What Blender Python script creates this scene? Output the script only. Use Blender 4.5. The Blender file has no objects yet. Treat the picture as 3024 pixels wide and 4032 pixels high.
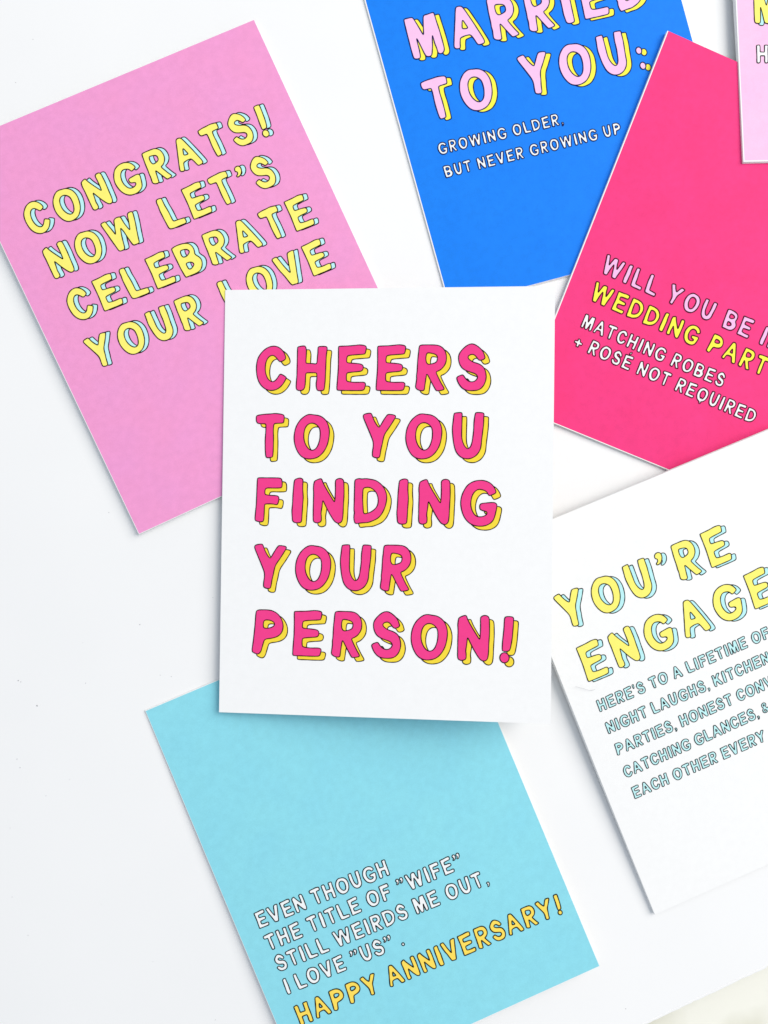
import bpy, bmesh, math, random
from mathutils import Vector, Matrix
from mathutils.geometry import tessellate_polygon

MM = 0.001
scene = bpy.context.scene
random.seed(7)

# ------------------------------------------------------------------ camera
CAM_H, CAM_A, CAM_B = 263.2825, 0.003598, -0.061352          # height over the tabletop (mm), small tilts (rad)
FOCAL_PX = 3028.0                        # focal length in pixels of the 3024 x 4032 frame
cam_data = bpy.data.cameras.new('camera')
cam = bpy.data.objects.new('camera', cam_data)
scene.collection.objects.link(cam)
cam.location = (0, 0, CAM_H * MM)
cam.rotation_euler = (Matrix.Rotation(CAM_A, 3, 'X') @ Matrix.Rotation(CAM_B, 3, 'Y')).to_euler()
cam_data.sensor_fit = 'VERTICAL'
cam_data.sensor_height = 24.0
cam_data.lens = 24.0 * FOCAL_PX / 4032.0
cam_data.clip_start = 0.01
cam_data.clip_end = 50.0
scene.camera = cam

# ------------------------------------------------------------------ light (indoors by a window), exposure
world = bpy.data.worlds.new('World')
scene.world = world
world.use_nodes = True
bg = world.node_tree.nodes['Background']
bg.inputs['Color'].default_value = (0.80, 0.885, 1.0, 1)       # light thrown back by a bright white room
bg.inputs['Strength'].default_value = 0.54

def area_lamp(name, loc, size, watts, col):
    d = bpy.data.lights.new(name, 'AREA')
    d.shape = 'SQUARE'; d.size = size; d.energy = watts; d.color = col
    o = bpy.data.objects.new(name, d)
    scene.collection.objects.link(o)
    o.location = loc
    o.rotation_euler = (Vector(loc) - Vector((0.03, 0.0, 0))).to_track_quat('Z', 'Y').to_euler()
    return o
area_lamp('window_light', (1.42, 0.80, 1.42), 1.75, 51.0, (1.0, 0.948, 0.882))

scene.view_settings.view_transform = 'Standard'
scene.view_settings.look = 'None'
scene.view_settings.exposure = 0.09
scene.view_settings.gamma = 1.0
scene.view_settings.use_curve_mapping = False
scene.cycles.max_bounces = 8
scene.cycles.diffuse_bounces = 5

# ------------------------------------------------------------------ materials
def lin(c):
    return tuple((v / 255 / 12.92) if v / 255 <= 0.04045 else ((v / 255 + 0.055) / 1.055) ** 2.4 for v in c) + (1.0,)

def shade(c, k):
    return tuple(max(0.0, min(1.0, v * k)) for v in c[:3]) + (1.0,)

def new_mat(name):
    m = bpy.data.materials.new(name)
    m.use_nodes = True
    nt = m.node_tree
    b = nt.nodes['Principled BSDF']
    return m, nt, b

def paper(name, col, rough=0.62, grain=0.05, blotch=0.03, tint=None, spec=0.10, bump=0.05):
    """printed or blank card stock: ink mottle at two scales, fine fibre grain and tooth"""
    m, nt, b = new_mat(name)
    N, Lk = nt.nodes, nt.links
    tc = N.new('ShaderNodeTexCoord')
    n1 = N.new('ShaderNodeTexNoise'); n1.inputs['Scale'].default_value = 2600; n1.inputs['Detail'].default_value = 3
    n2 = N.new('ShaderNodeTexNoise'); n2.inputs['Scale'].default_value = 75; n2.inputs['Detail'].default_value = 6
    n3 = N.new('ShaderNodeTexNoise'); n3.inputs['Scale'].default_value = 420; n3.inputs['Detail'].default_value = 2
    for n in (n1, n2, n3):
        Lk.new(tc.outputs['Object'], n.inputs['Vector'])
    r2 = N.new('ShaderNodeMapRange')
    r2.inputs['From Min'].default_value = 0.2; r2.inputs['From Max'].default_value = 0.8
    Lk.new(n2.outputs[0], r2.inputs['Value'])
    mix1 = N.new('ShaderNodeMix'); mix1.data_type = 'RGBA'
    mix1.inputs['A'].default_value = shade(col, 1 - blotch)
    mix1.inputs['B'].default_value = tint if tint else shade(col, 1 + blotch)
    Lk.new(r2.outputs[0], mix1.inputs['Factor'])
    add = N.new('ShaderNodeMath'); add.operation = 'ADD'
    Lk.new(n1.outputs[0], add.inputs[0]); Lk.new(n3.outputs[0], add.inputs[1])
    r1 = N.new('ShaderNodeMapRange')
    r1.inputs['From Min'].default_value = 0.7; r1.inputs['From Max'].default_value = 1.3
    r1.inputs['To Min'].default_value = 1 - grain; r1.inputs['To Max'].default_value = 1 + grain
    Lk.new(add.outputs[0], r1.inputs['Value'])
    mul = N.new('ShaderNodeVectorMath'); mul.operation = 'SCALE'
    Lk.new(mix1.outputs['Result'], mul.inputs[0]); Lk.new(r1.outputs[0], mul.inputs['Scale'])
    Lk.new(mul.outputs[0], b.inputs['Base Color'])
    bp = N.new('ShaderNodeBump'); bp.inputs['Strength'].default_value = bump; bp.inputs['Distance'].default_value = 0.0001
    Lk.new(n1.outputs[0], bp.inputs['Height']); Lk.new(bp.outputs[0], b.inputs['Normal'])
    b.inputs['Roughness'].default_value = rough
    b.inputs['Specular IOR Level'].default_value = spec
    return m

WHITE = (0.875, 0.875, 0.865, 1)
MAT = {
    'white_stock': paper('white_card_stock', WHITE, grain=0.02, blotch=0.008, bump=0.12),
    'white_print': paper('white_card_front', (0.935, 0.933, 0.925, 1), grain=0.014, blotch=0.004, bump=0.08),
    'bright_print': paper('white_card_front', (0.88, 0.88, 0.872, 1), grain=0.014, blotch=0.004, bump=0.08),
    'P': paper('pink_ink', lin((235, 155, 207)), grain=0.045, tint=lin((237, 153, 200)), blotch=0.02),
    'B': paper('blue_ink', lin((24, 126, 238)), grain=0.05, tint=lin((28, 129, 238)), blotch=0.01),
    'M': paper('magenta_ink', lin((240, 60, 125)), grain=0.05, tint=lin((240, 64, 133)), blotch=0.02),
    'L': paper('aqua_ink', lin((138, 212, 228)), grain=0.04, tint=lin((142, 216, 228)), blotch=0.0),
    'T': paper('pale_pink_ink', lin((242, 190, 226)), grain=0.03, tint=lin((246, 197, 226)), blotch=0.02),
}
def ink(name, c, grain=0.03):
    return paper(name, lin(c), grain=grain, blotch=0.015, bump=0.03)
INK = {
    'lemon': ink('lemon_ink', (246, 236, 116)), 'mint': ink('mint_ink', (184, 234, 236)),
    'rose': ink('rose_ink', (244, 66, 141)), 'gold': ink('gold_ink', (249, 220, 66)),
    'blush': ink('blush_ink', (242, 192, 229)), 'yellow': ink('yellow_ink', (247, 240, 78)),
    'lilac': ink('lilac_ink', (238, 186, 226)), 'white': ink('unprinted_white', (238, 240, 240), 0.012),
    'amber': ink('amber_ink', (248, 217, 92)), 'aqua': ink('pale_aqua_ink', (190, 235, 236)),
    'dark': ink('dark_outline_ink', (26, 10, 14), 0.1), 'maroon': ink('maroon_outline_ink', (70, 2, 28), 0.1),
    'navy': ink('navy_outline_ink', (14, 10, 78), 0.1), 'black': ink('black_outline_ink', (10, 14, 18), 0.1),
}

# ------------------------------------------------------------------ lettering
GLYPHS = {
'C': [[[373,1000],[486,980],[580,907],[639,814],[664,720],[631,678],[529,632],[469,712],[410,776],[342,792],[266,746],[215,644],[198,508],[210,390],[249,280],[308,212],[376,190],[444,229],[495,305],[529,359],[563,369],[681,297],[673,263],[614,153],[546,76],[461,20],[368,-3],[258,8],[156,68],[71,169],[20,305],[0,492],[12,644],[46,754],[131,873],[241,963]]],
'H': [[[20,958],[34,980],[161,1000],[195,986],[217,915],[220,864],[207,619],[229,607],[356,603],[432,590],[461,619],[466,746],[475,831],[475,958],[492,983],[653,986],[681,958],[678,898],[661,780],[653,492],[644,220],[627,25],[602,0],[475,-8],[449,68],[444,169],[461,246],[458,373],[441,398],[229,398],[207,373],[203,186],[195,85],[169,25],[119,-3],[42,0],[0,34],[0,136],[14,322],[17,627]]],
'E': [[[25,975],[42,986],[246,992],[381,1003],[483,1017],[602,1003],[641,975],[639,915],[619,822],[593,808],[415,797],[254,783],[215,754],[208,644],[229,614],[381,607],[534,590],[576,551],[581,500],[559,441],[500,424],[347,412],[229,398],[208,364],[208,237],[229,200],[381,181],[517,186],[602,186],[636,153],[627,102],[610,31],[576,3],[381,0],[195,3],[17,3],[0,34],[8,169],[29,492],[29,780]]],
'R': [[[68,975],[98,1008],[254,1010],[407,1008],[500,995],[576,949],[636,873],[664,763],[661,661],[636,576],[576,492],[508,441],[449,420],[444,390],[492,288],[559,153],[624,51],[610,17],[466,-8],[437,17],[381,119],[322,229],[263,347],[237,368],[229,322],[212,203],[195,68],[190,17],[161,0],[119,-3],[51,17],[3,59],[0,102],[25,271],[17,331],[31,424],[42,695],[59,847]],[[229,814],[263,839],[381,817],[441,793],[471,746],[466,661],[432,619],[373,597],[288,576],[246,593],[220,644],[215,729]]],
'S': [[[317,1034],[402,1008],[503,932],[571,847],[600,754],[608,720],[580,686],[512,664],[469,675],[436,725],[385,783],[342,800],[275,788],[237,746],[249,703],[292,664],[359,624],[478,590],[563,534],[614,449],[639,322],[627,220],[588,119],[520,42],[444,8],[325,0],[207,8],[122,54],[54,136],[12,229],[0,280],[20,310],[105,347],[142,344],[181,280],[241,217],[308,192],[376,200],[427,237],[453,288],[444,331],[402,373],[325,398],[224,432],[139,475],[80,542],[41,644],[34,746],[54,822],[122,915],[224,1003]]],
'T': [[[0,937],[19,968],[175,993],[310,997],[412,1010],[514,1000],[607,983],[632,946],[624,827],[607,793],[514,790],[412,785],[395,751],[386,624],[395,471],[395,319],[392,166],[386,64],[375,31],[293,17],[242,22],[225,64],[212,217],[208,403],[222,624],[222,759],[205,780],[64,780],[22,802],[0,853]]],
'O': [[[356,988],[449,971],[542,961],[627,924],[712,847],[763,746],[792,619],[780,449],[746,297],[678,161],[585,59],[492,8],[364,-14],[254,0],[153,59],[76,169],[20,314],[0,466],[20,636],[76,780],[169,898],[271,969]],[[415,792],[492,763],[559,695],[585,619],[585,466],[559,347],[517,246],[458,192],[390,181],[322,220],[263,305],[224,415],[217,534],[237,661],[288,746],[347,783]]],
'Q': [[[356,988],[449,971],[542,961],[627,924],[712,847],[763,746],[792,619],[780,449],[746,297],[678,161],[585,59],[492,12],[449,-25],[461,-110],[424,-158],[364,-151],[349,-68],[314,-22],[254,0],[153,59],[76,169],[20,314],[0,466],[20,636],[76,780],[169,898],[271,969]],[[415,792],[492,763],[559,695],[585,619],[585,466],[559,347],[517,246],[454,195],[437,237],[398,288],[359,263],[347,203],[322,220],[263,305],[224,415],[217,534],[237,661],[288,746],[347,783]]],
'Y': [[[24,986],[162,1010],[192,986],[233,867],[292,760],[352,682],[387,724],[458,855],[530,962],[565,979],[696,962],[724,926],[684,855],[589,701],[482,546],[451,439],[435,333],[404,214],[387,71],[368,19],[304,12],[233,36],[216,71],[221,166],[238,273],[233,380],[185,499],[114,665],[31,855],[0,938]]],
'U': [[[34,983],[56,1000],[183,1010],[212,995],[208,800],[203,495],[217,393],[259,283],[310,224],[349,214],[395,249],[429,342],[446,461],[463,614],[466,800],[492,995],[522,1008],[649,1003],[683,978],[675,919],[675,766],[654,580],[632,393],[624,258],[590,156],[522,63],[420,3],[327,-10],[217,12],[132,80],[73,173],[31,342],[10,529],[0,664],[22,851]]],
'F': [[[46,978],[68,995],[292,995],[546,995],[588,971],[605,907],[602,797],[580,771],[427,766],[258,771],[220,737],[215,644],[237,614],[359,602],[495,598],[537,568],[529,466],[503,398],[469,398],[376,415],[232,412],[212,390],[210,229],[203,59],[186,17],[122,5],[37,25],[0,51],[12,195],[32,432],[37,686]]],
'I': [[[46,936],[71,969],[156,998],[215,986],[244,953],[237,859],[237,724],[253,571],[241,402],[232,232],[224,63],[215,20],[173,-2],[63,-2],[15,46],[12,131],[0,249],[15,402],[24,673]]],
'N': [[[14,895],[31,937],[141,985],[183,980],[200,929],[242,836],[327,692],[412,556],[463,475],[480,480],[488,607],[492,776],[485,929],[505,971],[573,997],[641,983],[675,937],[680,776],[683,624],[671,403],[666,200],[653,64],[615,14],[564,-3],[497,22],[437,98],[344,251],[259,420],[222,497],[208,488],[200,369],[175,217],[188,149],[188,47],[158,17],[90,-3],[31,17],[5,56],[5,353],[10,675],[0,776]]],
'D': [[[10,946],[31,976],[107,997],[158,983],[259,997],[378,976],[469,959],[580,886],[656,793],[707,675],[720,573],[698,420],[656,302],[597,192],[512,107],[359,39],[293,22],[158,14],[64,-3],[25,5],[0,98],[2,183],[14,237],[0,285],[5,522]],[[192,759],[217,790],[293,807],[378,790],[461,722],[503,658],[532,556],[529,437],[486,344],[393,268],[327,237],[293,231],[242,214],[208,234],[200,353],[186,556]]],
'G': [[[432,980],[534,966],[636,920],[703,853],[746,776],[763,717],[737,688],[636,644],[602,649],[559,734],[483,768],[390,785],[314,742],[254,658],[224,539],[220,420],[254,302],[314,208],[390,175],[483,183],[551,217],[576,259],[559,297],[458,319],[415,353],[412,429],[441,471],[551,483],[720,500],[780,463],[783,403],[763,302],[737,183],[703,98],[636,31],[534,-17],[415,-29],[280,-12],[161,64],[76,175],[25,319],[0,488],[25,641],[85,776],[161,886],[288,959]]],
'P': [[[82,963],[119,1000],[325,1007],[455,989],[586,914],[672,776],[698,646],[672,515],[586,422],[455,377],[287,354],[261,291],[231,179],[201,67],[138,4],[26,49],[0,86],[26,272],[56,571],[71,795]],[[250,739],[287,784],[418,776],[504,720],[493,646],[399,601],[287,590],[246,616]]],
'!': [[[97,951],[134,981],[246,981],[295,959],[284,765],[265,504],[228,280],[190,224],[78,224],[52,250],[60,429],[86,690]],[[209,86],[189,18],[137,-24],[72,-24],[20,18],[0,86],[20,154],[72,196],[137,196],[189,154]]],
'A': [[[291,987],[342,1000],[412,990],[449,954],[487,864],[615,500],[736,120],[745,36],[702,5],[621,0],[575,9],[552,44],[523,132],[487,226],[451,277],[415,284],[326,286],[216,263],[195,242],[162,147],[141,37],[109,21],[38,29],[3,61],[0,107],[45,257],[124,501],[204,746],[264,939]],[[353,652],[380,646],[409,549],[442,460],[418,440],[316,454],[305,484],[327,564]]],
'L': [[[30,973],[73,1000],[179,994],[201,965],[203,873],[202,743],[222,594],[230,440],[230,289],[236,216],[267,198],[356,194],[490,181],[585,170],[596,130],[596,45],[576,13],[525,0],[357,3],[166,1],[65,20],[31,55],[21,119],[6,387],[0,630],[6,718],[16,794],[10,887]]],
'B': [[[2,956],[42,978],[152,1000],[299,996],[394,984],[521,937],[570,892],[611,809],[621,724],[611,639],[584,570],[608,504],[670,422],[697,330],[675,219],[620,123],[544,46],[459,13],[363,0],[216,5],[75,2],[40,12],[29,52],[6,323],[5,514],[0,716]],[[231,805],[255,815],[312,810],[386,797],[440,764],[466,712],[459,675],[419,633],[328,587],[240,591],[206,626],[197,690],[207,766]],[[216,391],[280,398],[354,386],[408,352],[436,294],[412,255],[340,206],[281,187],[236,197],[221,228],[215,301]]],
'V': [[[1,971],[48,995],[141,1000],[169,983],[197,879],[248,664],[333,409],[354,400],[367,439],[397,568],[461,814],[497,940],[529,982],[606,994],[708,995],[727,971],[697,862],[614,574],[522,269],[466,61],[438,12],[396,0],[321,13],[250,14],[215,70],[180,212],[140,387],[81,545],[38,736],[0,915]]],
'W': [[[0,966],[32,992],[140,1000],[167,973],[185,865],[225,737],[257,593],[271,527],[291,548],[325,664],[370,804],[400,912],[442,959],[505,976],[580,969],[634,945],[643,846],[654,721],[685,597],[714,489],[735,490],[763,593],[812,773],[845,909],[867,954],[921,976],[999,972],[1029,929],[1007,798],[967,605],[900,353],[851,143],[826,23],[787,5],[697,4],[632,13],[608,68],[585,189],[560,350],[541,499],[510,603],[495,635],[473,579],[432,437],[392,243],[356,38],[320,4],[248,0],[175,12],[151,68],[132,176],[90,405],[47,675],[6,883]]],
'M': [[[21,981],[41,998],[214,998],[244,972],[288,835],[334,675],[366,548],[383,537],[407,627],[443,797],[482,936],[510,982],[600,982],[741,1000],[762,965],[763,809],[776,582],[780,328],[778,105],[743,32],[682,2],[625,16],[599,60],[602,148],[583,272],[587,420],[584,480],[559,412],[522,242],[462,64],[437,18],[387,0],[316,17],[286,69],[250,264],[218,421],[195,500],[189,398],[188,205],[173,45],[141,11],[73,10],[19,31],[0,72],[0,340],[8,665],[13,872]]],
'K': [[[23,973],[197,985],[214,644],[261,668],[485,1000],[683,979],[685,934],[444,609],[579,329],[730,42],[696,1],[548,8],[454,104],[293,414],[229,348],[179,221],[182,34],[131,0],[37,21],[1,148],[0,482],[43,687]]],
',': [[[20,158],[138,170],[164,55],[119,-71],[33,-130],[0,-74],[57,-3],[35,48],[3,115]]],
'’': [[[48,957],[145,990],[233,939],[226,797],[131,681],[29,660],[0,711],[75,752],[85,826],[25,850]]],
'"': [[[46,955],[137,990],[221,936],[215,787],[125,665],[28,643],[0,696],[72,740],[81,817],[24,843]],[[302,955],[394,990],[478,936],[471,787],[381,665],[284,643],[256,696],[328,740],[337,817],[280,843]]],
"'": [[[10,1000],[130,1030],[130,950],[100,720],[60,660],[20,700],[0,900]]],
'.': [[[170,100],[145,167],[85,195],[25,167],[0,100],[25,33],[85,5],[145,33]]],
':': [[[150,55],[136,108],[98,141],[52,141],[14,108],[0,55],[14,2],[52,-31],[98,-31],[136,2]],[[150,430],[136,483],[98,516],[52,516],[14,483],[0,430],[14,377],[52,344],[98,344],[136,377]]],
'+': [[[200,660],[220,680],[360,660],[370,500],[550,480],[570,460],[560,340],[540,320],[370,330],[380,160],[360,130],[220,130],[210,160],[210,330],[20,340],[0,370],[10,480],[40,500],[200,500]]],
'É': [[[25,975],[42,986],[246,992],[381,1003],[483,1017],[602,1003],[641,975],[639,915],[619,822],[593,808],[415,797],[254,783],[215,754],[208,644],[229,614],[381,607],[534,590],[576,551],[581,500],[559,441],[500,424],[347,412],[229,398],[208,364],[208,237],[229,200],[381,181],[517,186],[602,186],[636,153],[627,102],[610,31],[576,3],[381,0],[195,3],[17,3],[0,34],[8,169],[29,492],[29,780]],[[240,1090],[300,1240],[360,1270],[420,1240],[340,1090],[290,1060]]],
'&': [[[280,1000],[400,970],[460,860],[450,760],[360,640],[400,560],[470,470],[530,530],[600,500],[610,440],[530,360],[630,260],[650,200],[560,150],[500,170],[430,250],[340,170],[220,150],[100,190],[20,300],[30,440],[130,560],[160,600],[80,700],[70,840],[130,950]],[[270,860],[320,830],[310,760],[250,700],[200,770],[210,840]],[[240,470],[300,400],[360,330],[300,280],[220,270],[160,330],[170,410]]],
}
ISLANDS = {'!': [[0], [1]], '"': [[0], [1]], ':': [[0], [1]], '\u00c9': [[0], [1]]}

def soften(loop, r=0.075, n=4):
    """round every vertex of a traced outline"""
    pts = [Vector((x / 1000, y / 1000)) for x, y in loop]
    out = []
    for i, p in enumerate(pts):
        a, c = pts[i - 1], pts[(i + 1) % len(pts)]
        da, dc = (a - p), (c - p)
        s = p + da.normalized() * min(r, da.length * 0.5)
        e = p + dc.normalized() * min(r, dc.length * 0.5)
        for k in range(n + 1):
            t = k / n
            q = s * (1 - t) ** 2 + p * 2 * t * (1 - t) + e * t * t
            if not out or (q - out[-1]).length > 1e-4:
                out.append(q)
    if (out[0] - out[-1]).length < 1e-4:
        out.pop()
    return out

SOFT = {ch: [soften(l) for l in loops] for ch, loops in GLYPHS.items()}
WID = {ch: max(v.x for l in loops for v in l) for ch, loops in SOFT.items()}

def tri_fill(loops):
    """triangles (vertex list, index list) of an outline with holes"""
    flat = [v for l in loops for v in l]
    tris = tessellate_polygon([[Vector((v.x, v.y, 0)) for v in l] for l in loops])
    return flat, tris

FILL = {}
for ch, loops in SOFT.items():
    isl = ISLANDS.get(ch, [list(range(len(loops)))])
    FILL[ch] = [tri_fill([loops[i] for i in g]) for g in isl]

class Print:
    """collects ink shapes of one printed line; heights follow the card's surface"""
    def __init__(self, surf):
        self.v, self.f, self.m, self.surf = [], [], [], surf
    def put(self, pts, lift):
        i = len(self.v)
        for (u, v) in pts:
            self.v.append((u * MM, v * MM, (self.surf(u, v) + lift) * MM))
        return i
    def face(self, idx, mi):
        a, b, c = (self.v[i] for i in idx[:3])
        area = (b[0] - a[0]) * (c[1] - a[1]) - (b[1] - a[1]) * (c[0] - a[0])
        if len(idx) == 4:
            d = self.v[idx[3]]
            area += (c[0] - a[0]) * (d[1] - a[1]) - (c[1] - a[1]) * (d[0] - a[0])
        if abs(area) < 1e-14:
            return
        self.f.append(tuple(idx) if area > 0 else tuple(reversed(idx)))
        self.m.append(mi)
    def glyph(self, ch, place, lift, fill_mi, line_mi, lw):
        for flat, tris in FILL[ch]:
            base = self.put([place(p) for p in flat], lift)
            for t in tris:
                self.face([base + k for k in t], fill_mi)
        for l in SOFT[ch]:
            pts = [Vector(place(p)) for p in l]
            n = len(pts)
            ring_a, ring_b = [], []
            for i in range(n):
                t1 = (pts[i] - pts[i - 1]); t2 = (pts[(i + 1) % n] - pts[i])
                t = (t1.normalized() + t2.normalized())
                if t.length < 1e-6:
                    t = t1
                t.normalize()
                nn = Vector((-t.y, t.x))
                w = lw * 1.65 * (0.5 + 0.05 * math.sin(pts[i].x * 1.9 + pts[i].y * 1.3))
                ring_a.append(pts[i] + nn * w); ring_b.append(pts[i] - nn * w)
            ba = self.put(ring_a, lift + 0.018); bb = self.put(ring_b, lift + 0.018)
            for i in range(n):
                j = (i + 1) % n
                self.face([ba + i, ba + j, bb + j, bb + i], line_mi)
    def build(self, name, mats, parent):
        me = bpy.data.meshes.new(name)
        me.from_pydata(self.v, [], self.f)
        for m in mats:
            me.materials.append(m)
        me.polygons.foreach_set('material_index', self.m)
        me.update()
        o = bpy.data.objects.new(name, me)
        scene.collection.objects.link(o)
        o.parent = parent
        return o

# style: (face ink, drop shadow ink or None, outline ink, drop offset in cap heights, outline width in mm)
STYLE = {
    'C': ('rose', 'gold', 'dark', (0.102, -0.085), 0.19), 'P': ('lemon', 'mint', 'dark', (0.135, -0.020), 0.20),
    'B': ('blush', 'yellow', 'navy', (0.115, -0.065), 0.22), 'b': ('white', None, 'navy', None, 0.20),
    'm1': ('lilac', None, 'maroon', None, 0.24), 'm2': ('yellow', None, 'maroon', None, 0.24), 'm3': ('white', None, 'maroon', None, 0.22),
    'W': ('lemon', 'mint', 'black', (0.115, -0.06), 0.19), 'w': ('aqua', None, 'black', None, 0.165),
    'l': ('white', None, 'black', None, 0.20), 'y': ('amber', None, 'dark', None, 0.22),
    'T': ('lemon', 'mint', 'dark', (0.11, -0.06), 0.20), 't': ('white', None, 'dark', None, 0.20),
}
# card, words, style, left end u0, baseline v0, baseline slope, cap height, letter gap  (mm on the card)
LINES = [
    ('C', 'CHEERS', 'C', -43.141, 36.819, -0.0022, 14.92, 0.2254),
    ('C', 'TO YOU', 'C', -42.919, 14.418, 0.0068, 14.92, 0.2236),
    ('C', 'FINDING', 'C', -42.905, -7.07, 0.0012, 14.92, 0.2235),
    ('C', 'YOUR', 'C', -42.91, -29.099, 0.0067, 14.92, 0.2073),
    ('C', 'PERSON!', 'C', -43.251, -51.196, 0.0005, 14.92, 0.2202),
    ('P', 'CONGRATS!', 'P', -43.545, 33.119, 0.0043, 11.0, 0.2528),
    ('P', 'NOW LET’S', 'P', -42.942, 17.266, -0.0035, 11.0, 0.2324),
    ('P', 'CELEBRATE', 'P', -42.881, 0.607, -0.019, 11.0, 0.2467),
    ('P', 'YOUR LOVE', 'P', -43.39, -15.889, -0.0082, 11.0, 0.2411),
    ('B', 'MARRIED', 'B', -43.041, 13.499, -0.0111, 14.5, 0.2332),
    ('B', 'TO YOU:', 'B', -43.089, -7.875, 0.0034, 14.5, 0.2278),
    ('B', 'GROWING OLDER,', 'b', -43.232, -19.824, -0.0071, 4.1, 0.1685),
    ('B', 'BUT NEVER GROWING UP', 'b', -43.238, -27.912, -0.0058, 4.1, 0.1711),
    ('M', 'WILL YOU BE IN', 'm1', -44.904, -17.187, -0.0226, 6.9, 0.1849),
    ('M', 'WEDDING PART', 'm2', -45.008, -27.273, -0.0186, 6.95, 0.1792),
    ('M', 'MATCHING ROBES', 'm3', -44.37, -36.812, -0.0094, 5.0, 0.1571),
    ('M', '+ ROSÉ NOT REQUIRED', 'm3', -44.473, -44.202, -0.01, 5.0, 0.161),
    ('W', 'YOU’RE', 'W', -46.242, 33.905, 0.0093, 12.7, 0.2524),
    ('W', 'ENGAGE', 'W', -45.658, 14.547, 0.0088, 12.7, 0.275),
    ('W', "HERE'S TO A LIFETIME OF", 'w', -45.689, 3.338, 0.0086, 4.18, 0.1564),
    ('W', 'NIGHT LAUGHS, KITCHEN', 'w', -45.71, -4.835, 0.0114, 4.18, 0.1457),
    ('W', 'PARTIES, HONEST CONV', 'w', -45.589, -13.049, 0.0129, 4.18, 0.1419),
    ('W', 'CATCHING GLANCES, &', 'w', -45.801, -21.139, 0.0209, 4.18, 0.1314),
    ('W', 'EACH OTHER EVERY', 'w', -45.517, -29.636, 0.0087, 4.18, 0.1467),
    ('L', 'EVEN THOUGH', 'l', -46.853, -12.732, -0.0199, 5.53, 0.145),
    ('L', 'THE TITLE OF "WIFE"', 'l', -46.883, -20.512, -0.0087, 5.53, 0.1523),
    ('L', 'STILL WEIRDS ME OUT,', 'l', -46.537, -28.847, -0.0214, 5.53, 0.1555),
    ('L', 'I LOVE "US" .', 'l', -46.726, -36.829, -0.0174, 5.53, 0.1418),
    ('L', 'HAPPY ANNIVERSARY!', 'y', -46.667, -48.2, -0.0147, 7.08, 0.1478),
    ('T', 'M', 'T', -47.6, -22.6, 0.0, 12.0, 0.2),
    ('T', 'H', 't', -47.45, -36.3, 0.0, 6.3, 0.15),
]

# ------------------------------------------------------------------ greeting cards
CW, CH = 108.0, 141.513                   # A2 folded card
POSE = {
    'P': (-46.972, 80.444, 0.43695, 1.700, -0.00803, 0.00352),
    'B': (71.737, 154.200, 0.27193, 1.000, 0.00778, -0.00001),
    'M': (138.919, 82.516, -0.37627, 2.000, -0.00482, 0.01433),
    'W': (133.774, -53.224, 0.38717, 4.000, 0.00864, 0.02941),
    'L': (12.883, -110.276, 0.39442, 2.300, 0.01198, -0.01516),
    'T': (192.222, 196.275, 0.04698, 3.550, -0.00084, -0.00107),
    'C': (15.699, 4.094, -0.01321, 10.744, 0.14764, -0.00706),
}                          # x, y, turn, height at centre, slope across, slope up  (mm, rad)

# extra bow of the front flap (mm at mid height of the fold side / at mid card), offset of the back panel, unprinted white strips left/right/bottom/top
EXTRA = {
    'P': dict(bow=0.35, back=(-0.05, -0.10), thick=0.36, fold=0.14, margin=(0.15, 0, 0.16, 0)),
    'B': dict(bow=0.30, back=(0.0, -0.25), thick=0.38, fold=0.14, margin=(0.31, 0, 0.08, 0)),
    'M': dict(bow=0.25, back=(0.0, -0.20), thick=0.40, fold=0.12, margin=(0.35, 0, 0.27, 0)),
    'W': dict(bow=0.55, back=(-0.10, -0.15), thick=0.38, fold=0.20, margin=(0, 0, 0, 0)),
    'L': dict(bow=0.40, back=(0.0, 0.10), thick=0.36, fold=0.10, margin=(0.08, 0, 0.10, 0.18)),
    'T': dict(bow=0.20, back=(0.0, -0.25), thick=0.42, fold=0.16, margin=(0.42, 0, 0.50, 0)),
    'C': dict(bow=0.00, back=(0.0, 0.0), thick=0.34, fold=0.10, margin=(0, 0, 0, 0)),
}
# top face of the back panel: height at the fold, slope across, slope up
BACK = {'P': (0.42, 0.0, 0.0), 'B': (0.40, 0.0, 0.0), 'M': (1.2, -0.0025, 0.0085), 'W': (1.2, 0.0, 0.011), 'L': (0.45, 0.0, 0.0),
        'T': (1.9, -0.0008, -0.018), 'C': (2.28, 0.042, 0.0)}

def mesh_obj(name, verts, faces, mats, mids, parent=None, smooth=False):
    me = bpy.data.meshes.new(name)
    me.from_pydata(verts, [], faces)
    for m in mats:
        me.materials.append(m)
    me.polygons.foreach_set('material_index', mids)
    if smooth:
        me.polygons.foreach_set('use_smooth', [True] * len(faces))
    me.update()
    o = bpy.data.objects.new(name, me)
    scene.collection.objects.link(o)
    o.parent = parent
    return o

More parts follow.
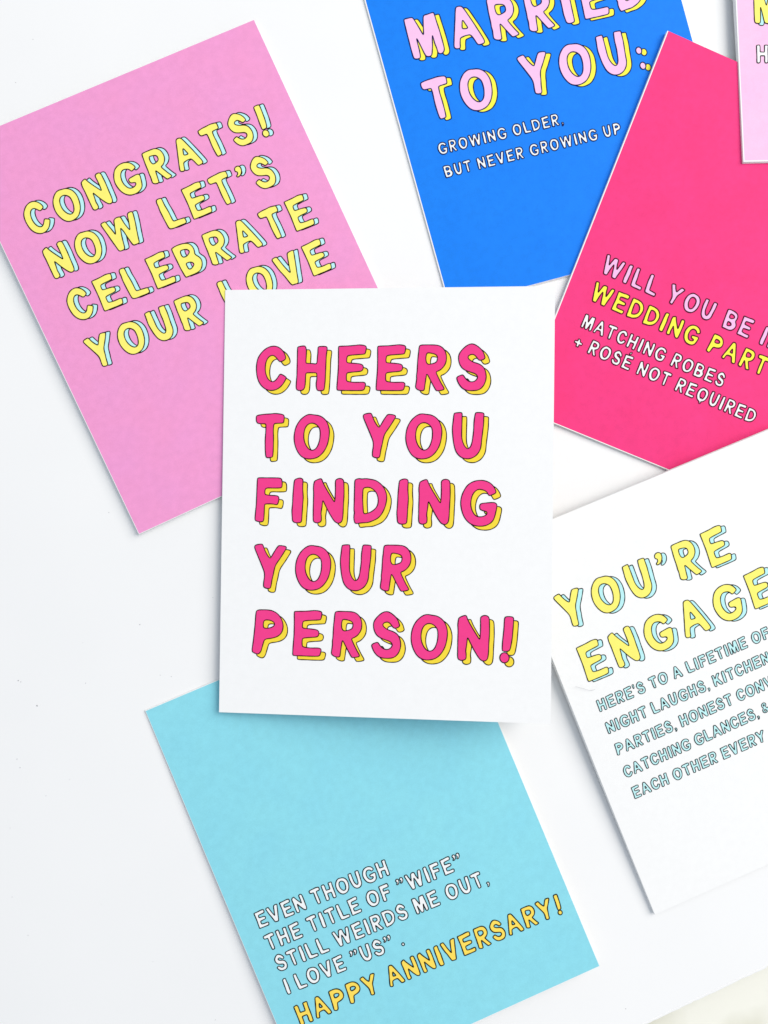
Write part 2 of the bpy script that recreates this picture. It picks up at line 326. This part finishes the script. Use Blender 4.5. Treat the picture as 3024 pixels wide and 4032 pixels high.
def slab(name, top, thick, off, mats, parent, nu=24, nv=30, edge=None, margin=(0, 0, 0, 0)):
    """a sheet of card whose top face follows top(u, v); edges are raw white stock, a hair uneven"""
    V, F, MI = [], [], []
    def axis(length, n, a, b):
        s = [-length / 2 + length * k / n for k in range(n + 1)]
        if a:
            s.insert(1, -length / 2 + a)
        if b:
            s.insert(len(s) - 1, length / 2 - b)
        return s
    us, vs = axis(CW, nu, margin[0], margin[1]), axis(CH, nv, margin[2], margin[3])
    nu, nv = len(us) - 1, len(vs) - 1
    def uv(i, j):
        u, v = us[i], vs[j]
        if edge:
            u, v = edge(u, v)
        return u + off[0], v + off[1]
    top_i = {}
    bot_i = {}
    for j in range(nv + 1):
        for i in range(nu + 1):
            u, v = uv(i, j); z = top(u, v)
            top_i[i, j] = len(V); V.append((u * MM, v * MM, z * MM))
    for j in range(nv + 1):
        for i in range(nu + 1):
            u, v = uv(i, j); z = top(u, v) - thick
            bot_i[i, j] = len(V); V.append((u * MM, v * MM, z * MM))
    for j in range(nv):
        for i in range(nu):
            bare = (margin[0] and i == 0) or (margin[1] and i == nu - 1) or (margin[2] and j == 0) or (margin[3] and j == nv - 1)
            F.append((top_i[i, j], top_i[i + 1, j], top_i[i + 1, j + 1], top_i[i, j + 1])); MI.append(1 if bare else 0)
            F.append((bot_i[i, j], bot_i[i, j + 1], bot_i[i + 1, j + 1], bot_i[i + 1, j])); MI.append(1)
    for i in range(nu):
        F.append((top_i[i, 0], bot_i[i, 0], bot_i[i + 1, 0], top_i[i + 1, 0])); MI.append(1)
        F.append((top_i[i, nv], top_i[i + 1, nv], bot_i[i + 1, nv], bot_i[i, nv])); MI.append(1)
    for j in range(nv):
        F.append((top_i[0, j], top_i[0, j + 1], bot_i[0, j + 1], bot_i[0, j])); MI.append(1)
        F.append((top_i[nu, j], bot_i[nu, j], bot_i[nu, j + 1], top_i[nu, j + 1])); MI.append(1)
    return mesh_obj(name, V, F, mats, MI, parent)

def make_card(key, label):
    x, y, th, z0, tu, tv = POSE[key]
    ex = EXTRA[key]
    root = bpy.data.objects.new('greeting_card', None)
    scene.collection.objects.link(root)
    root.location = (x * MM, y * MM, 0)
    root.rotation_euler = (0, 0, th)
    root.empty_display_size = 0.02
    root['label'] = label
    root['category'] = 'greeting card'
    root['group'] = 'greeting cards spread on the white tabletop'
    bow = ex['bow']
    def top(u, v):
        a = 1 - (2 * v / CH) ** 2
        return z0 + tu * u + tv * v + bow * a * (1 - (2 * u / CW) ** 2) * 0.8
    h0, bu, bv = BACK[key]
    def back(u, v):
        return h0 + bu * (u + CW / 2) + bv * v
    def edge(u, v):
        w = max(0.0, -u / (CW / 2)) ** 6
        return u - (0.30 if key == 'W' else 0.0) * w * (1 - (2 * v / CH) ** 2), v
    tk = ex['thick']
    face = {'C': MAT['white_print'], 'W': MAT['bright_print']}.get(key) or MAT[key]
    front = slab('front_panel', top, tk, (0, 0), [face, MAT['white_stock']], root, edge=edge, margin=ex['margin'])
    slab('back_panel', back, tk, ex['back'], [MAT['white_stock'], MAT['white_stock']], root, nu=8, nv=10)
    # the fold: a rounded white strip down the left side
    V, F = [], []
    nv, ns = 40, 6
    for j in range(nv + 1):
        v = -CH / 2 + CH * j / nv
        ue, _ = edge(-CW / 2, v)
        zt, zb = top(ue, v) - 0.012, back(-CW / 2, v) - tk + 0.01
        for s in range(ns + 1):
            a = math.pi * (0.5 + s / ns)
            V.append(((ue - 0.004 + ex['fold'] * math.cos(a)) * MM, v * MM, ((zt + zb) / 2 + (zt - zb) / 2 * math.sin(a)) * MM))
    for j in range(nv):
        for s in range(ns):
            a = j * (ns + 1) + s
            F.append((a, a + ns + 1, a + ns + 2, a + 1))
    F.append(tuple(range(ns, -1, -1)))
    F.append(tuple(nv * (ns + 1) + s for s in range(ns + 1)))
    mesh_obj('spine_fold', V, F, [MAT['white_stock']], [0] * len(F), root, smooth=False)
    # printed lines
    for card, text, st, u0, v0, sl, cap, gap in LINES:
        if card != key:
            continue
        f_ink, s_ink, o_ink, off, lw = STYLE[st]
        pr = Print(top)
        pen = 0.0
        run = []
        prev = None
        for ch in text:
            if ch == ' ':
                pen += gap * 3.3
                prev = ' '
                continue
            if prev is not None and prev != ' ':
                pen += gap
            run.append((ch, pen))
            pen += WID[ch]
            prev = ch
        def placer(px, dx=0.0, dy=0.0):
            def f(p):
                u = u0 + (px + p.x + dx) * cap
                return (u, v0 + sl * u + (p.y + dy) * cap)
            return f
        if s_ink:
            for k, (ch, px) in enumerate(run):
                pr.glyph(ch, placer(px, *off), 0.030, 1, 2, lw)
        for k, (ch, px) in enumerate(run):
            pr.glyph(ch, placer(px), 0.070, 0, 2, lw)
        pr.build('printed_line', [INK[f_ink], INK[s_ink or f_ink], INK[o_ink]], front)
    return root

# ------------------------------------------------------------------ tabletop and what lies below it
def tabletop_mat():
    m, nt, b = new_mat('white_tabletop')
    N, Lk = nt.nodes, nt.links
    tc = N.new('ShaderNodeTexCoord')
    n1 = N.new('ShaderNodeTexNoise'); n1.inputs['Scale'].default_value = 14; n1.inputs['Detail'].default_value = 4
    n2 = N.new('ShaderNodeTexNoise'); n2.inputs['Scale'].default_value = 900; n2.inputs['Detail'].default_value = 2
    for n in (n1, n2):
        Lk.new(tc.outputs['Object'], n.inputs['Vector'])
    cr = N.new('ShaderNodeValToRGB')
    cr.color_ramp.elements[0].position = 0.3; cr.color_ramp.elements[0].color = (0.855, 0.857, 0.855, 1)
    cr.color_ramp.elements[1].position = 0.7; cr.color_ramp.elements[1].color = (0.878, 0.878, 0.873, 1)
    Lk.new(n1.outputs[0], cr.inputs[0])
    Lk.new(cr.outputs[0], b.inputs['Base Color'])
    bp = N.new('ShaderNodeBump'); bp.inputs['Strength'].default_value = 0.06; bp.inputs['Distance'].default_value = 0.0001
    Lk.new(n2.outputs[0], bp.inputs['Height']); Lk.new(bp.outputs[0], b.inputs['Normal'])
    b.inputs['Roughness'].default_value = 0.5
    b.inputs['Specular IOR Level'].default_value = 0.3
    return m

def make_tabletop():
    # the near right edge runs through these two points; the rest lies outside the picture
    p, q = Vector((107.87, -178.27)), Vector((150.23, -160.57))
    d = (q - p).normalized()
    n = Vector((-d.y, d.x))                       # towards the middle of the table
    edge = []
    s = -420.0
    while s < 420.0:
        edge.append((s, random.uniform(-0.10, 0.10) - (random.random() < 0.10) * random.uniform(0.1, 0.35)))
        s += random.uniform(0.8, 2.4)
    rows = [(0.05, -3.2), (0.0, -0.5), (0.06, -0.10), (0.22, -0.03), (0.62, -0.02), (0.72, -0.16), (0.84, -0.16), (1.0, -0.02), (2.6, 0.0), (40, 0.0), (700, 0.0)]
    V, F = [], []
    for (off, z) in rows:
        for (s, j) in edge:
            jj = j if off < 0.5 else 0.0
            w = p + d * s + n * (off - jj)
            V.append((w.x * MM, w.y * MM, z * MM))
    m = len(edge)
    for r in range(len(rows) - 1):
        for k in range(m - 1):
            F.append((r * m + k, r * m + k + 1, (r + 1) * m + k + 1, (r + 1) * m + k))
    o = mesh_obj('tabletop', V, F, [tabletop_mat()], [0] * len(F), None, smooth=False)
    o['kind'] = 'structure'
    o['label'] = 'smooth white tabletop under the cards with a slightly chipped front edge'
    return o

def make_floor():
    m, nt, b = new_mat('cream_mottled_stone')
    N, Lk = nt.nodes, nt.links
    tc = N.new('ShaderNodeTexCoord')
    n1 = N.new('ShaderNodeTexNoise'); n1.inputs['Scale'].default_value = 30; n1.inputs['Detail'].default_value = 3; n1.inputs['Roughness'].default_value = 0.45
    Lk.new(tc.outputs['Object'], n1.inputs['Vector'])
    cr = N.new('ShaderNodeValToRGB')
    cr.color_ramp.elements[0].position = 0.30; cr.color_ramp.elements[0].color = lin((214, 212, 194))
    cr.color_ramp.elements[1].position = 0.52; cr.color_ramp.elements[1].color = lin((238, 237, 226))
    Lk.new(n1.outputs[0], cr.inputs[0]); Lk.new(cr.outputs[0], b.inputs['Base Color'])
    b.inputs['Roughness'].default_value = 0.7
    z = -9 * MM
    o = mesh_obj('floor', [(-0.9, -0.9, z), (0.9, -0.9, z), (0.9, 0.9, z), (-0.9, 0.9, z)], [(0, 1, 2, 3)], [m], [0])
    o['kind'] = 'structure'
    o['label'] = 'cream mottled surface seen past the edge of the tabletop'

make_tabletop()
make_floor()

make_card('P', 'pink card with yellow CONGRATS lettering, partly under the white CHEERS card')
make_card('B', 'bright blue card with pink TO YOU lettering and white GROWING OLDER lines')
make_card('L', 'pale aqua card with white EVEN THOUGH text and yellow HAPPY ANNIVERSARY line')
make_card('M', 'hot pink magenta card with WEDDING text, lying over the blue card corner')
make_card('W', 'white card with large yellow YOU’RE heading above small pale aqua text lines')
make_card('T', 'pale pink card cut off by the frame, lying on the magenta card corner')
make_card('C', 'white card with pink and gold CHEERS TO YOU lettering, on top of the others')

# ------------------------------------------------------------------ stray hair and dust
def ray_surface(key, u, v):
    x, y, th, z0, tu, tv = POSE[key]
    c, s = math.cos(th), math.sin(th)
    return Vector((x + c * u - s * v, y + s * u + c * v, z0 + tu * u + tv * v))

def make_hair(pts, r, name, label):
    V, F = [], []
    k = 5
    for i, p in enumerate(pts):
        a = pts[max(0, i - 1)]; b_ = pts[min(len(pts) - 1, i + 1)]
        t = (b_ - a).normalized(); n = Vector((-t.y, t.x, 0)).normalized(); bz = Vector((0, 0, 1))
        for j in range(k):
            an = 2 * math.pi * j / k
            q = p + n * (math.cos(an) * r) + bz * (math.sin(an) * r + r)
            V.append(tuple(c * MM for c in q))
    for i in range(len(pts) - 1):
        for j in range(k):
            F.append((i * k + j, i * k + (j + 1) % k, (i + 1) * k + (j + 1) % k, (i + 1) * k + j))
    m = bpy.data.materials.get('grey_fibre') or paper('grey_fibre', (0.32, 0.33, 0.36, 1))
    o = mesh_obj(name, V, F, [m], [0] * len(F))
    o['label'] = label
    o['category'] = 'hair'
    return o
hair = []
for i in range(17):
    t = i / 16
    u = -50.5 + 6.4 * t + 0.5 * math.sin(t * 5)
    v = 14.6 - 3.4 * t - 1.1 * math.sin(t * 3.0)
    q = ray_surface('W', u, v); q.z += 0.55
    hair.append(q)
make_hair(hair, 0.035, 'stray_hair', 'thin grey stray hair lying on the left edge of the white card')

# tiny grey specks of dust on the tabletop
V, F = [], []
for (x, y, r) in [(-105.84, -55.16, 0.25), (-105.04, -55.66, 0.188), (-99.71, -63.64, 0.282), (-66.06, -36.87, 0.219), (-105.24, -84.15, 0.188), (-106.2, -81.28, 0.188), (-108.38, -104.16, 0.188), (-76.34, 0.82, 0.156), (-107.71, -127.08, 0.156), (-84.89, -42.84, 0.125), (-83.91, -56.35, 0.156), (-59.32, -53.97, 0.156), (-55.67, -54.52, 0.188), (-102.54, -139.93, 0.156), (-41.83, -27.99, 0.156), (-89.07, -88.39, 0.113), (-61.67, -150.17, 0.113), (-96.8, -93.69, 0.125), (-78.69, -130.43, 0.1), (-40.93, -170.53, 0.156), (100.66, -172.39, 0.2), (-101.37, 158.99, 0.14), (-106.97, 144.33, 0.14)]:
    k = random.randint(5, 7); b0 = len(V)
    a0 = random.random() * 6.28; el = random.uniform(0.5, 0.9)
    for j in range(k):
        a = 2 * math.pi * j / k
        rr = r * random.uniform(0.7, 1.2)
        dx, dy = math.cos(a) * rr, math.sin(a) * rr * el
        V.append(((x + dx * math.cos(a0) - dy * math.sin(a0)) * MM, (y + dx * math.sin(a0) + dy * math.cos(a0)) * MM, 0.02 * MM))
    V.append((x * MM, y * MM, r * 0.9 * MM))
    for j in range(k):
        F.append((b0 + j, b0 + (j + 1) % k, b0 + k))
dust = mesh_obj('dust', V, F, [paper('grey_dust', (0.36, 0.37, 0.39, 1))], [0] * len(F))
dust['kind'] = 'stuff'
dust['label'] = 'tiny grey dust specks scattered on the left of the white tabletop'
